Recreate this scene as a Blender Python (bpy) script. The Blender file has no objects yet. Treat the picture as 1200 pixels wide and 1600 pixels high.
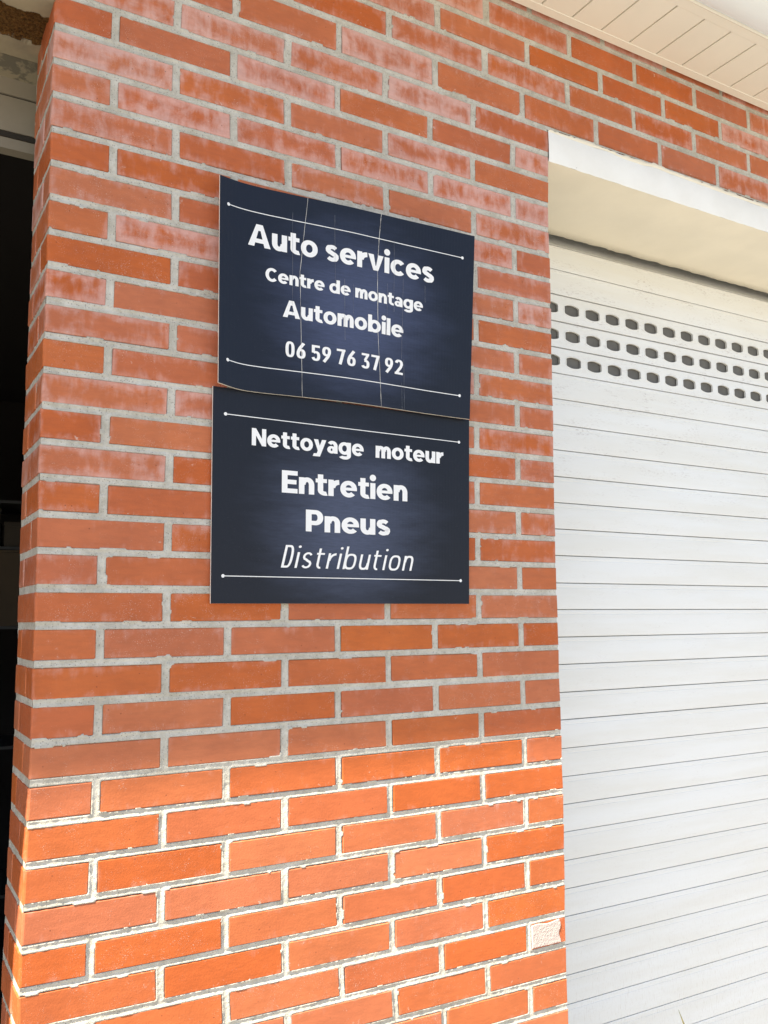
import bpy, math, random
import numpy as np
from mathutils import Matrix, Vector

# ------------------------------------------------------------------ camera
S = bpy.context.scene
ZO = 2688.0                       # ground is 2.688 m below the course used as height zero
def W(x, y, z):                   # wall millimetres -> scene metres
    return (x / 1000.0, y / 1000.0, (z + ZO) / 1000.0)

cam_d = bpy.data.cameras.new('camera')
cam = bpy.data.objects.new('camera', cam_d)
S.collection.objects.link(cam)
cam_d.sensor_fit = 'VERTICAL'
cam_d.sensor_height = 24.0
cam_d.sensor_width = 18.0
cam_d.lens = 24.0 * 1391.617 / 1600.0
cam_d.clip_start = 0.02
cam_d.clip_end = 600
Rr = ((0.86407549, -0.5032998, -0.00792808), (0.05405069, 0.10843149, -0.99263343), (0.50045187, 0.8572817, 0.12089669))
m3 = Matrix((Rr[0], tuple(-v for v in Rr[1]), tuple(-v for v in Rr[2]))).transposed()
cam.matrix_world = Matrix.Translation(Vector(W(-243.633, -1607.457, -1087.922))) @ m3.to_4x4()
S.camera = cam

# ------------------------------------------------------------------ daylight
SUN = Vector((-2.8, -1.0, 4.62)).normalized()      # direction towards the sun
wd = bpy.data.worlds.new('World')
S.world = wd
wd.use_nodes = True
nt = wd.node_tree
sky = nt.nodes.new('ShaderNodeTexSky')
sky.sky_type = 'NISHITA'
sky.sun_disc = False
sky.sun_elevation = math.asin(SUN.z)
sky.sun_rotation = math.atan2(SUN.x, SUN.y)
sky.air_density = 1.0
sky.dust_density = 2.0
nt.links.new(sky.outputs[0], nt.nodes['Background'].inputs[0])
nt.nodes['Background'].inputs[1].default_value = 0.072
sl = bpy.data.lights.new('sun', 'SUN')
sl.energy = 5.0
sl.angle = math.radians(0.5)
sl.color = (1.0, 0.91, 0.72)
so = bpy.data.objects.new('sun', sl)
S.collection.objects.link(so)
so.rotation_euler = SUN.to_track_quat('Z', 'Y').to_euler()
S.view_settings.view_transform = 'Standard'
S.view_settings.look = 'None'
S.view_settings.exposure = 1.83
S.view_settings.gamma = 1.0
S.view_settings.use_curve_mapping = False
S.cycles.max_bounces = 8
S.cycles.diffuse_bounces = 5

# ------------------------------------------------------------------ helpers
rnd = random.Random(7)
def lattice(seed):
    return np.random.RandomState(seed).rand(256, 256)
LT_ = {}
def vnoise(x, y, seed=0):
    """smooth value noise, 0..1"""
    if seed not in LT_:
        LT_[seed] = lattice(seed)
    g = LT_[seed]
    xi = np.floor(x).astype(int); yi = np.floor(y).astype(int)
    fx = x - xi; fy = y - yi
    fx = fx * fx * (3 - 2 * fx); fy = fy * fy * (3 - 2 * fy)
    a = g[xi % 256, yi % 256]; b = g[(xi + 1) % 256, yi % 256]
    c = g[xi % 256, (yi + 1) % 256]; d = g[(xi + 1) % 256, (yi + 1) % 256]
    return (a * (1 - fx) + b * fx) * (1 - fy) + (c * (1 - fx) + d * fx) * fy

def mesh_obj(name, verts, faces, mat=None, parent=None, uvs=None, smooth=False, mats=None, midx=None):
    me = bpy.data.meshes.new(name)
    me.from_pydata(verts, [], faces)
    if mats:
        for m in mats: me.materials.append(m)
        if midx is not None: me.polygons.foreach_set('material_index', midx)
    elif mat:
        me.materials.append(mat)
    if uvs:
        for nm, per in uvs.items():
            uv = me.uv_layers.new(name=nm)
            arr = np.array(per, dtype=np.float32)
            li = np.empty(len(me.loops), dtype=np.int32)
            me.loops.foreach_get('vertex_index', li)
            uv.data.foreach_set('uv', arr[li].ravel())
    if smooth:
        me.polygons.foreach_set('use_smooth', [True] * len(me.polygons))
    me.update()
    o = bpy.data.objects.new(name, me)
    S.collection.objects.link(o)
    if parent: o.parent = parent
    return o

def thing(name, label, cat, group=None):
    o = bpy.data.objects.new(name, None)
    S.collection.objects.link(o)
    o.empty_display_size = 0.05
    o['label'] = label; o['category'] = cat
    if group: o['group'] = group
    return o

def box_data(x0, x1, y0, y1, z0, z1):
    v = [W(x, y, z) for x in (x0, x1) for y in (y0, y1) for z in (z0, z1)]
    f = [(0, 1, 3, 2), (4, 6, 7, 5), (0, 4, 5, 1), (2, 3, 7, 6), (0, 2, 6, 4), (1, 5, 7, 3)]
    return v, f

class MB:
    def __init__(s): s.v = []; s.f = []
    def add(s, v, f):
        n = len(s.v); s.v += list(v); s.f += [tuple(i + n for i in q) for q in f]
    def box(s, *a): s.add(*box_data(*a))
    def build(s, name, mat, parent=None, **k): return mesh_obj(name, s.v, s.f, mat, parent, **k)

def box(name, mat, parent, *a):
    v, f = box_data(*a)
    return mesh_obj(name, v, f, mat, parent)

def prism_x(name, prof, x0, x1, mat, parent, closed=True, nx=1, smooth=False):
    """profile of (y,z) mm extruded along x"""
    v = []; f = []; n = len(prof)
    for i in range(nx + 1):
        x = x0 + (x1 - x0) * i / nx
        v += [W(x, y, z) for y, z in prof]
    for i in range(nx):
        for j in range(n if closed else n - 1):
            a = i * n + j; b = i * n + (j + 1) % n
            f.append((a, b, b + n, a + n))
    if closed:
        f.append(tuple(range(n))[::-1]); f.append(tuple(nx * n + j for j in range(n)))
    return mesh_obj(name, v, f, mat, parent, smooth=smooth)

# ------------------------------------------------------------------ materials
class NM:
    """small node-building helper"""
    def __init__(s, name, rough=0.6, spec=0.5):
        s.m = bpy.data.materials.new(name); s.m.use_nodes = True
        s.t = s.m.node_tree; s.b = s.t.nodes['Principled BSDF']
        s.b.inputs['Roughness'].default_value = rough
        s.b.inputs['Specular IOR Level'].default_value = spec
        s.geo = s.t.nodes.new('ShaderNodeNewGeometry').outputs['Position']
    def n(s, t, **k):
        q = s.t.nodes.new(t)
        for a, b in k.items(): setattr(q, a, b)
        return q
    def put(s, sock, v):
        if hasattr(v, 'is_linked'): s.t.links.new(v, sock)
        else: sock.default_value = v
    def math(s, op, a, b=0.0, c=0.0, clamp=False):
        q = s.n('ShaderNodeMath', operation=op); q.use_clamp = clamp
        for i, v in enumerate((a, b, c)): s.put(q.inputs[i], v)
        return q.outputs[0]
    def noise(s, scale, detail=3, rough=0.55, vec=None, dist=0.0, sc3=None):
        q = s.n('ShaderNodeTexNoise')
        q.inputs['Scale'].default_value = scale; q.inputs['Detail'].default_value = detail
        q.inputs['Roughness'].default_value = rough; q.inputs['Distortion'].default_value = dist
        v = vec or s.geo
        if sc3:
            mp = s.n('ShaderNodeMapping'); s.t.links.new(v, mp.inputs[0]); mp.inputs['Scale'].default_value = sc3; v = mp.outputs[0]
        s.t.links.new(v, q.inputs['Vector'])
        return q.outputs['Fac']
    def ramp(s, v, a, b, lo=0.0, hi=1.0):
        q = s.n('ShaderNodeMapRange', interpolation_type='SMOOTHSTEP')
        s.put(q.inputs['Value'], v)
        for i, x in zip(('From Min', 'From Max', 'To Min', 'To Max'), (a, b, lo, hi)): s.put(q.inputs[i], x)
        return q.outputs[0]
    def mix(s, f, a, b):
        q = s.n('ShaderNodeMix', data_type='RGBA')
        s.put(q.inputs[0], f)
        for i, v in ((6, a), (7, b)):
            if isinstance(v, tuple): v = (*v[:3], 1)
            s.put(q.inputs[i], v)
        return q.outputs[2]
    def color(s, c):
        s.put(s.b.inputs['Base Color'], (*c, 1) if isinstance(c, tuple) else c)
    def bump(s, h, strength=0.5, dist=0.001):
        q = s.n('ShaderNodeBump'); q.inputs['Strength'].default_value = strength; q.inputs['Distance'].default_value = dist
        s.put(q.inputs['Height'], h); s.t.links.new(q.outputs[0], s.b.inputs['Normal'])

def simple(name, col, rough=0.6, var=0.12, scale=12, bump=0.0, bscale=300, spec=0.5):
    k = NM(name, rough, spec)
    n1 = k.noise(scale, 4)
    d = tuple(c * (1 - var) for c in col); u = tuple(min(.95, c * (1 + var)) for c in col)
    k.color(k.mix(k.ramp(n1, .3, .7), d, u))
    if bump: k.bump(k.noise(bscale, 3), bump, 0.001)
    return k.m

def brick_mat(name, deep, pale, wash):
    k = NM(name, 0.6, 0.2)
    oi = k.n('ShaderNodeObjectInfo').outputs['Random']
    r2 = k.math('FRACT', k.math('MULTIPLY', oi, 17.31))
    r3 = k.math('FRACT', k.math('MULTIPLY', oi, 91.7))
    r4 = k.math('FRACT', k.math('MULTIPLY', oi, 313.9))
    base = k.mix(r2, deep, pale)
    n1 = k.noise(9, 4)
    base = k.mix(k.ramp(n1, .25, .75, 0, .5), base, tuple(c * .82 for c in deep))
    # pale bloom that creeps in from the edges of single bricks
    u1 = k.n('ShaderNodeUVMap', uv_map='near').outputs[0]
    u2 = k.n('ShaderNodeUVMap', uv_map='far').outputs[0]
    s1 = k.n('ShaderNodeSeparateXYZ'); k.t.links.new(u1, s1.inputs[0])
    s2 = k.n('ShaderNodeSeparateXYZ'); k.t.links.new(u2, s2.inputs[0])
    ex = k.math('MINIMUM', s1.outputs[0], s2.outputs[0])
    ez = k.math('MINIMUM', s1.outputs[1], s2.outputs[1])
    e = k.math('MINIMUM', ex, ez)            # metres x10 from the nearest edge
    sp = k.n('ShaderNodeSeparateXYZ'); k.t.links.new(k.geo, sp.inputs[0])
    high = k.ramp(sp.outputs[2], 1.2, 2.4, .12, 1.0)
    n2 = k.noise(22, 5, .62, dist=.6)
    n3 = k.noise(60, 4, .6, sc3=(1.0, 1.0, .28))
    amt = k.math('MULTIPLY', k.math('ADD', .08, k.math('MULTIPLY', r3, .92)), high)
    a = k.math('ADD', k.math('MULTIPLY', n2, .55), k.math('MULTIPLY', n3, .45))
    edge = k.math('MULTIPLY', k.ramp(e, 0.0, .22, 1, 0), .13)
    thr = k.math('SUBTRACT', .62, k.math('MULTIPLY', amt, .26))
    w1 = k.ramp(k.math('SUBTRACT', k.math('ADD', a, edge), thr), 0.0, .30, 0, 1)
    w1 = k.math('MULTIPLY', w1, k.math('MULTIPLY', k.math('ADD', .35, k.math('MULTIPLY', amt, .5)), wash))
    c1 = k.mix(w1, base, (.62, .38, .34))
    # mottled firing, faint drag lines along the brick
    n5 = k.noise(75, 5, .65, sc3=(.35, 1, 1.4)); n6 = k.noise(6, 3)
    tone = k.ramp(k.math('ADD', k.math('MULTIPLY', n5, .6), k.math('MULTIPLY', n6, .4)), .32, .68, .90, 1.10)
    hv = k.n('ShaderNodeHueSaturation'); k.t.links.new(c1, hv.inputs['Color']); k.put(hv.inputs['Value'], tone)
    k.put(hv.inputs['Saturation'], k.ramp(oi, 0, 1, .94, 1.04)); c1 = hv.outputs[0]
    # small white lime specks and scratches
    nf = k.noise(520, 2, .7)
    nm = k.noise(38, 3, .6)
    sw = k.math('MULTIPLY', k.ramp(nf, .58, .70), k.ramp(k.math('ADD', nm, k.math('MULTIPLY', r4, .22)), .60, .84))
    nl = k.noise(95, 5, .72, dist=1.2)
    lime = k.math('MULTIPLY', k.ramp(nl, .60, .70), k.ramp(k.math('ADD', k.noise(16, 3), k.math('MULTIPLY', k.ramp(e, 0, .16, 1, 0), .13)), .58, .70))
    sw = k.math('MAXIMUM', sw, k.math('MULTIPLY', lime, 1.2), clamp=True)
    c2 = k.mix(k.math('MULTIPLY', sw, .62), c1, (.74, .60, .53))
    # dark pits
    vo = k.n('ShaderNodeTexVoronoi'); vo.inputs['Scale'].default_value = 95; k.t.links.new(k.geo, vo.inputs['Vector'])
    vs = k.n('ShaderNodeSeparateColor'); k.t.links.new(vo.outputs['Color'], vs.inputs[0])
    pit = k.math('MULTIPLY', k.ramp(vo.outputs['Distance'], .06, .16, 1, 0), k.ramp(vs.outputs[0], .90, .92))
    c3 = k.mix(k.math('MULTIPLY', pit, .6), c2, (.10, .03, .02))
    soil = k.math('MULTIPLY', k.ramp(sp.outputs[2], 2.822, 2.840, 1, 0), k.math('MULTIPLY', k.ramp(sp.outputs[2], 2.80, 2.815), k.ramp(sp.outputs[0], 1.17, 1.20)))
    c3 = k.mix(k.math('MULTIPLY', soil, k.ramp(k.noise(30, 4), .3, .6, .2, .85)), c3, (.13, .06, .02))
    k.color(c3)
    k.bump(k.math('ADD', k.math('ADD', k.noise(260, 4, .6), k.math('MULTIPLY', k.noise(45, 3), .9)), k.math('MULTIPLY', sw, 1.2)), .5, .0007)
    k.put(k.b.inputs['Roughness'], k.ramp(n5, .3, .7, .42, .75))
    return k.m

M_brick = brick_mat('fired_clay', (.46, .119, .044), (.505, .150, .054), 1.0)

def mortar_mat():
    k = NM('mortar', .9, .2)
    n1 = k.noise(14, 4); n2 = k.noise(650, 2, .7)
    n3 = k.noise(55, 5, .7)
    c = k.mix(k.ramp(k.math('ADD', k.math('MULTIPLY', n1, .5), k.math('MULTIPLY', n3, .5)), .34, .66), (.42, .395, .335), (.60, .58, .525))
    vo = k.n('ShaderNodeTexVoronoi'); vo.inputs['Scale'].default_value = 330; k.t.links.new(k.geo, vo.inputs['Vector'])
    vs = k.n('ShaderNodeSeparateColor'); k.t.links.new(vo.outputs['Color'], vs.inputs[0])
    g = k.math('MULTIPLY', k.ramp(vo.outputs['Distance'], .2, .45, 1, 0), k.ramp(vs.outputs[0], .76, .82))
    c = k.mix(k.math('MULTIPLY', g, .7), c, (.16, .14, .12))
    c = k.mix(k.ramp(n2, .55, .75, 0, .35), c, (.78, .76, .70))
    k.color(c)
    k.bump(k.math('ADD', k.noise(420, 4, .7), k.noise(120, 3)), .9, .0016)
    return k.m
M_mortar = mortar_mat()
M_patch = simple('pale_roughcast', (.47, .40, .375), .95, .08, 60, .9, 300)
def white_mat():
    k = NM('white_render', .8, .3)
    c = k.mix(k.ramp(k.noise(7, 4), .3, .7), (.80, .80, .785), (.86, .865, .86))
    vo = k.n('ShaderNodeTexVoronoi'); vo.inputs['Scale'].default_value = 70; k.t.links.new(k.geo, vo.inputs['Vector'])
    vs = k.n('ShaderNodeSeparateColor'); k.t.links.new(vo.outputs['Color'], vs.inputs[0])
    pit = k.math('MULTIPLY', k.ramp(vo.outputs['Distance'], .05, .12, 1, 0), k.ramp(vs.outputs[0], .88, .90))
    c = k.mix(k.math('MULTIPLY', pit, .8), c, (.12, .10, .08))
    k.color(c); k.bump(k.math('SUBTRACT', k.noise(90, 3), pit), .35, .001)
    return k.m
M_white = white_mat()
M_cream = simple('cream_render', (.81, .755, .635), .85, .04, 5, .3, 120)
M_pvc = simple('cream_pvc', (.77, .745, .665), .45, .03, 3)
M_groove = simple('groove_shadow_grey', (.30, .25, .19), .7, .1, 8)
M_gutter = simple('white_gutter', (.78, .835, .88), .35, .03, 5)
M_roof = simple('roof_tile', (.28, .12, .07), .8, .2, 8)
M_core = simple('wall_core', (.40, .38, .34), .9, .1, 10)
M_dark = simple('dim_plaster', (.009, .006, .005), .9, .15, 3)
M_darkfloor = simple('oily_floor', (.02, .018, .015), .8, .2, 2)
M_frame = simple('frame_taupe', (.30, .265, .21), .5, .08, 8)
M_gap = simple('gap_shade_dark', (.03, .025, .02), .8, .1, 8)  # dark colour standing in for the shade in the frame head's gaps
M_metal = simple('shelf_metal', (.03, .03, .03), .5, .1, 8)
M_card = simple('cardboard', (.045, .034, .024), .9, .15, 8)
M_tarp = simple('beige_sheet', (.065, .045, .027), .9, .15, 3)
M_hole = simple('hole_grey', (.135, .13, .12), .7, .12, 25)

def shutter_mat(dirty):
    k = NM('shutter_lacquer', .38, .5)
    sp = k.n('ShaderNodeSeparateXYZ'); k.t.links.new(k.geo, sp.inputs[0])
    n1 = k.noise(7, 4, .6, sc3=(.25, 1, 2.5))
    c = k.mix(k.ramp(n1, .3, .7), (.79, .79, .765), (.83, .845, .85))
    n2 = k.noise(160, 4, .7, sc3=(.5, 1, 1.6)); n3 = k.noise(9, 4, .6, sc3=(.8, 1, 3))
    band = k.ramp(sp.outputs[2], 1.75, 2.35)
    d = k.math('MULTIPLY', k.math('MULTIPLY', k.ramp(n2, .50, .72), k.ramp(n3, .42, .72)), k.math('ADD', .18, k.math('MULTIPLY', band, dirty)))
    c = k.mix(d, c, (.40, .35, .33))
    n4 = k.noise(260, 3, .6, sc3=(3, 1, .25))
    low = k.ramp(sp.outputs[2], 1.1, .3)
    c = k.mix(k.math('MULTIPLY', k.ramp(n4, .55, .8), low), c, (.55, .50, .45))
    k.color(c)
    k.bump(k.noise(140, 2, sc3=(.15, 1, 1)), .08, .0006)
    return k.m
M_slat = shutter_mat(.6)

def soffit_left_mat():
    k = NM('peeling_soffit', .9, .2)
    sp = k.n('ShaderNodeSeparateXYZ'); k.t.links.new(k.geo, sp.inputs[0])
    y = k.math('ADD', sp.outputs[1], k.math('MULTIPLY', k.math('SUBTRACT', k.noise(45, 4, .65), .5), .035))
    inside = k.math('MULTIPLY', k.ramp(y, .056, .060), k.ramp(y, .146, .150, 1, 0))
    fur = k.mix(k.ramp(k.noise(160, 5, .75), .3, .7), (.045, .022, .006), (.24, .12, .035))
    cr = k.mix(k.ramp(k.noise(9, 4), .4, .62), (.36, .31, .22), (.27, .24, .18))
    k.color(k.mix(inside, cr, fur))
    k.bump(k.math('MULTIPLY', inside, k.noise(160, 5, .75)), 1.0, .008)
    return k.m
def stained_mat():
    k = NM('stained_render', .9, .2)
    n = k.noise(11, 5, .6, dist=.4)
    c = k.mix(k.ramp(n, .47, .53), (.32, .28, .20), (.17, .155, .12))
    k.color(c); k.bump(k.noise(90, 4), .5, .002)
    return k.m
M_lsoff = soffit_left_mat(); M_stain = stained_mat()

def sign_mat(name, hi, lo, cx, cy):
    k = NM(name, .42, .28)
    uv = k.n('ShaderNodeUVMap', uv_map='st').outputs[0]
    sp = k.n('ShaderNodeSeparateXYZ'); k.t.links.new(uv, sp.inputs[0])
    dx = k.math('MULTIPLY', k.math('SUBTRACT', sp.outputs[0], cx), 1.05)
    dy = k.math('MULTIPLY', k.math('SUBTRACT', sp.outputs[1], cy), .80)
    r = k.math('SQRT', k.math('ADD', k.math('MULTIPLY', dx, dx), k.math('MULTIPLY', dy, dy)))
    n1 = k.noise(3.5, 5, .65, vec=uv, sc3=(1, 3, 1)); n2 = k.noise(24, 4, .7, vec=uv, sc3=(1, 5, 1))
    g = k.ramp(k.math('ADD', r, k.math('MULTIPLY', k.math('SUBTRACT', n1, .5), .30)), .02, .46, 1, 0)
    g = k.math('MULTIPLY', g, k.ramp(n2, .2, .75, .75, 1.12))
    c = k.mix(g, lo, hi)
    # pale chalk smudges printed on the board
    n3 = k.noise(120, 4, .75, vec=uv, sc3=(1, 2.2, 1))
    c = k.mix(k.math('MULTIPLY', k.math('MULTIPLY', k.ramp(n3, .58, .78), k.ramp(n1, .42, .65)), .14), c, (.5, .55, .62))
    k.color(c)
    wv = k.n('ShaderNodeTexWave'); wv.bands_direction = 'X'; wv.inputs['Scale'].default_value = 24
    k.t.links.new(uv, wv.inputs['Vector'])
    k.bump(k.math('ADD', wv.outputs['Fac'], k.math('MULTIPLY', k.noise(200, 3, vec=uv), .7)), .10, .0006)
    return k.m
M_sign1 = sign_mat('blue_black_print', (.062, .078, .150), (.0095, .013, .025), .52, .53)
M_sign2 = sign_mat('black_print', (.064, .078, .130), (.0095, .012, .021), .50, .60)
M_ink = simple('white_vinyl', (.84, .84, .84), .5, .02, 20)
M_crease = simple('creased_grey', (.20, .21, .24), .6, .1, 40)
M_core_w = simple('white_panel_core', (.72, .70, .66), .6, .1, 40)

# ------------------------------------------------------------------ how the real courses wander
cX = [-0.78, 10.67, 27.21, -25.53, -79.38, 8.43, 67.09, -1.42, 10.3, 7.55, -19.81, -4.33, 23.4, -1.29, -8.34, -2.57, 23.2]
cZ = [1.73, -18.42, -14.24, 48.83, 6.24, -21.42, 15.59, 0.83, -1.75, 5.75, -4.13, -12.34, 11.1, 0.91, 1.36, -1.66, -4.54]
HB, CP = 117.5, 64.37             # half-brick step, course step
def warp(x, z):
    x = np.asarray(x, float); z = np.asarray(z, float)
    u = np.clip(x, 0, 1175) / 587.5 - 1
    kk = z / CP
    zm = np.where(kk > 2, (np.floor(kk) + .5) * CP, z)
    zc = np.clip(zm, -1850, 190); vz = (np.clip(z, -1850, 190) + 865) / 1065; v = (zc + 865) / 1065
    ij = [(i, j) for i in range(3) for j in range(7) if i * 2 + j <= 7]
    dx = sum(c * u ** i * v ** j for c, (i, j) in zip(cX, ij))
    dz = sum(c * u ** i * vz ** j for c, (i, j) in zip(cZ, ij))
    dz = dz + np.interp(kk, [2, 3, 4, 5, 6, 7], [-2, 8, 15, 18, 25, 27])
    t = np.clip((x - 600) / 575, 0, 1)
    dx = dx + np.interp(zm / CP, [1.9, 2.5, 3.5, 4.5, 5.5, 6.5], [0, 26, 44, 43, 55, 56]) * t * t * (3 - 2 * t)
    return x + dx, z + dz

JW, JH = 7.4, 6.5                 # half joint widths
XR = 1167.5                       # right end of pier
LINT_TOP, LINT_BOT = 133.0, 49.0

# ------------------------------------------------------------------ brick wall
wall = thing('brick_wall', 'orange-red brick garage wall with pale mortar joints that carries both dark signs', 'brick wall')

def brick_data(x0, x1, z0, z1, depth, round_l=False, jit=1.0, dy=0.0, side_uv=True):
    """one brick: corners follow the wandering courses, chamfered front edges"""
    q = []
    for (x, z) in ((x0, z0), (x1, z0), (x0, z1), (x1, z1)):
        a, b = warp(x, z)
        q.append((float(a) + rnd.uniform(-1, 1) * jit, float(b) + rnd.uniform(-.8, .8) * jit))
    Wd = x1 - x0; H = z1 - z0
    b = 1.6
    if round_l:
        prof = [(0, depth, 0), (0, 5.5, 0), (.5, 2.9, 2), (1.7, 1.3, 3.5), (4.2, 0, 6), (Wd - b, 0, Wd - b), (Wd, b, Wd), (Wd, min(depth, 30), Wd)]
    else:
        d = min(depth, 30)
        prof = [(0, d, 0), (0, b, 0), (b, 0, b), (Wd - b, 0, Wd - b), (Wd, b, Wd), (Wd, d, Wd)]
    tl = rnd.uniform(-.5, .5) * jit; tz = rnd.uniform(-.4, .4) * jit
    lev = [(0, b), (b, 0), (H - b, 0), (H, b)]
    v = []; n1 = []; n2 = []
    for (z, ins) in lev:
        for (x, y, u) in prof:
            s = x / Wd; t = z / H
            X = (q[0][0] * (1 - s) + q[1][0] * s) * (1 - t) + (q[2][0] * (1 - s) + q[3][0] * s) * t
            Z = (q[0][1] * (1 - s) + q[1][1] * s) * (1 - t) + (q[2][1] * (1 - s) + q[3][1] * s) * t
            Y = max(y, ins) if y < 3 else y
            if y <= 0.01: Y = ins
            Y += dy + tl * (s - .5) * 2 + tz * (t - .5) * 2 if y < 20 else 0
            XX = X
            if round_l and y >= 5.5 and ins > 0: XX = X + ins
            v.append(W(XX, Y, Z))
            uu = u if y < 20 else (-(0) if u == 0 else u)
            if round_l and u == 0 and y > 20:
                n1.append((depth / 100.0, z / 100.0)); n2.append((.05, (H - z) / 100.0))
            else:
                n1.append(((u + (3 if round_l else 0)) / 100.0, z / 100.0)); n2.append(((Wd - u) / 100.0, (H - z) / 100.0))
    n = len(prof); f = []
    for l in range(3):
        for j in range(n - 1):
            a = l * n + j
            f.append((a, a + 1, a + 1 + n, a + n))
    f.append(tuple(range(n))[::-1]); f.append(tuple(3 * n + j for j in range(n)))
    f.append((0, 3 * n, 4 * n - 1, n - 1)[::1])
    return v, f, n1, n2

def add_brick(x0, x1, row, depth, round_l=False, mat=None, name='brick', **k):
    z1 = -row * CP - JH; z0 = -(row + 1) * CP + JH
    dy = rnd.uniform(-.5, .3)
    v, f, n1, n2 = brick_data(x0, x1, z0, z1, depth, round_l, dy=dy, **k)
    if mat is None: mat = M_brick
    return mesh_obj(name, v, f, mat, wall, uvs={'near': n1, 'far': n2})

def row_joints(row, x0, x1):
    odd = row % 2
    return [n * HB for n in range(-60, 80) if n % 2 == odd and x0 + 40 < n * HB < x1 - 40]

n_parts = 0
sv, sf, s1, s2 = [], [], [], []
def stuff_brick(*a, **k):
    v, f, n1, n2 = brick_data(*a, **k)
    n = len(sv); sv.extend(v); sf.extend([tuple(i + n for i in q) for q in f]); s1.extend(n1); s2.extend(n2)

for row in range(-7, 42):
    z1 = -row * CP - JH; z0 = -(row + 1) * CP + JH
    vis = row <= 31
    above = row <= -3
    # pier
    js = row_joints(row, 7.5, XR)
    edges = [7.5] + js + [XR]
    if above: edges = edges[:-1]; js2 = row_joints(row, XR - 60, 4800); js2 = [j for j in js2 if j > edges[-1] + 1]; edges += js2
    for i in range(len(edges) - 1):
        a = edges[i] if i == 0 else edges[i] + JW
        last = (edges[i + 1] == XR)
        b = edges[i + 1] if last else edges[i + 1] - JW
        first = i == 0
        if first:
            if above: dep = 60
            else: dep = (62 if row % 2 == 0 else 126) + rnd.uniform(-5, 5)
            if row in (9, 12, 16): dep = 190
            if above:
                a = edges[0] - (HB if row % 2 == 0 else 0) ; 
                if row % 2 == 0: a = JW
        if vis and a < 2150:
            mt = None
            if above and first: o = add_brick(a, b, row, 60, False)
            else: o = add_brick(a, b, row, dep if first else 45, first, mt)
            if row == 27 and last:
                o['label'] = 'half brick mostly covered with a pale rough patch'
                pv = []; pf = []; nX, nZ = 46, 26
                for pi in range(nX + 1):
                    for pj in range(nZ + 1):
                        ss, tt = pi / nX, pj / nZ
                        rag = 2.5 * math.sin(tt * 9 + 1) + 3 * float(vnoise(np.array(tt * 7), np.array(.5), 31))
                        px_, pz_ = warp(a + .5 + ss * (b - a - 17 + rag - 3), z0 + 1.0 + tt * (z1 - z0 - 3.5 + 1.5 * math.sin(ss * 8)))
                        edge_ = min(pi, nX - pi, pj, nZ - pj)
                        nn_ = rnd.random() * 1.5 + float(vnoise(np.array(pi * .4), np.array(pj * .4), 34))
                        pv.append(W(float(px_), (-1.2 - .35 * nn_) if edge_ > 0 else .9, float(pz_)))
                for pi in range(nX):
                    for pj in range(nZ):
                        q_ = pi * (nZ + 1) + pj; pf.append((q_, q_ + nZ + 1, q_ + nZ + 2, q_ + 1))
                mesh_obj('rough_patch', pv, pf, M_patch, o)
            n_parts += 1
            if first and not above and dep < 180:
                # next brick round the corner, seen on the reveal
                y0 = dep + 11; y1 = 188 + rnd.uniform(-5, 5)
                cx0 = float(warp(7.5, (z0 + z1) / 2)[0]) + rnd.uniform(-.6, .8)
                zz0 = float(warp(7.5, z0)[1]); zz1 = float(warp(7.5, z1)[1]); c = 1.5
                v = [W(x, y, z) for (x, y, z) in (
                    (cx0 + 30, y0, zz0), (cx0 + c, y0, zz0 + c), (cx0 + c, y0, zz1 - c), (cx0 + 30, y0, zz1),
                    (cx0, y0 + c, zz0 + c), (cx0, y0 + c, zz1 - c), (cx0, y1 - c, zz0 + c), (cx0, y1 - c, zz1 - c),
                    (cx0 + 30, y1, zz0), (cx0 + c, y1, zz0 + c), (cx0 + c, y1, zz1 - c), (cx0 + 30, y1, zz1),
                    (cx0 + c, y0 + c, zz0), (cx0 + c, y1 - c, zz0), (cx0 + c, y0 + c, zz1), (cx0 + c, y1 - c, zz1))]
                f = [(4, 6, 7, 5), (1, 4, 5, 2), (6, 9, 10, 7), (0, 1, 2, 3), (8, 11, 10, 9), (12, 13, 6, 4), (14, 5, 7, 15),
                     (0, 8, 13, 12), (3, 14, 15, 11), (0, 12, 4, 1), (8, 9, 6, 13), (3, 2, 5, 14), (11, 15, 7, 10)]
                L = (y1 - y0)
                uvn = []
                for p in v:
                    yy = p[1] * 1000 - y0; zz = p[2] * 1000 - ZO - zz0
                    uvn.append((max(0, yy) / 100, max(0, zz) / 100))
                uvf = [(max(0, L / 100 - a_), max(0, (zz1 - zz0) / 100 - b_)) for a_, b_ in uvn]
                mesh_obj('brick', v, f, M_brick, wall, uvs={'near': uvn, 'far': uvf})
                n_parts += 1
        else:
            stuff_brick(a, b, z0, z1, dep if (first and not above) else 45, first and not above)
    # the parts of the wall the picture does not reach: left of the doorway, over it, right of the shutter
    for (xa, xb) in (((-3700, 0),) if above else ((-3700, -2500),)) + (() if above else ((3650, 4800),)):
        js = [xa] + [n * HB for n in range(-60, 80) if n % 2 == row % 2 and xa + 40 < n * HB < xb - 40] + [xb]
        for i in range(len(js) - 1):
            stuff_brick(js[i] + (JW if i else 0), js[i + 1] - (JW if i < len(js) - 2 or above else 0), z0, z1, 45)
rest = mesh_obj('brick_courses_beyond_view', sv, sf, M_brick, wall, uvs={'near': s1, 'far': s2})
rest.name = 'brick_courses'
rest['kind'] = 'stuff'
print('brick parts', n_parts)

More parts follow.
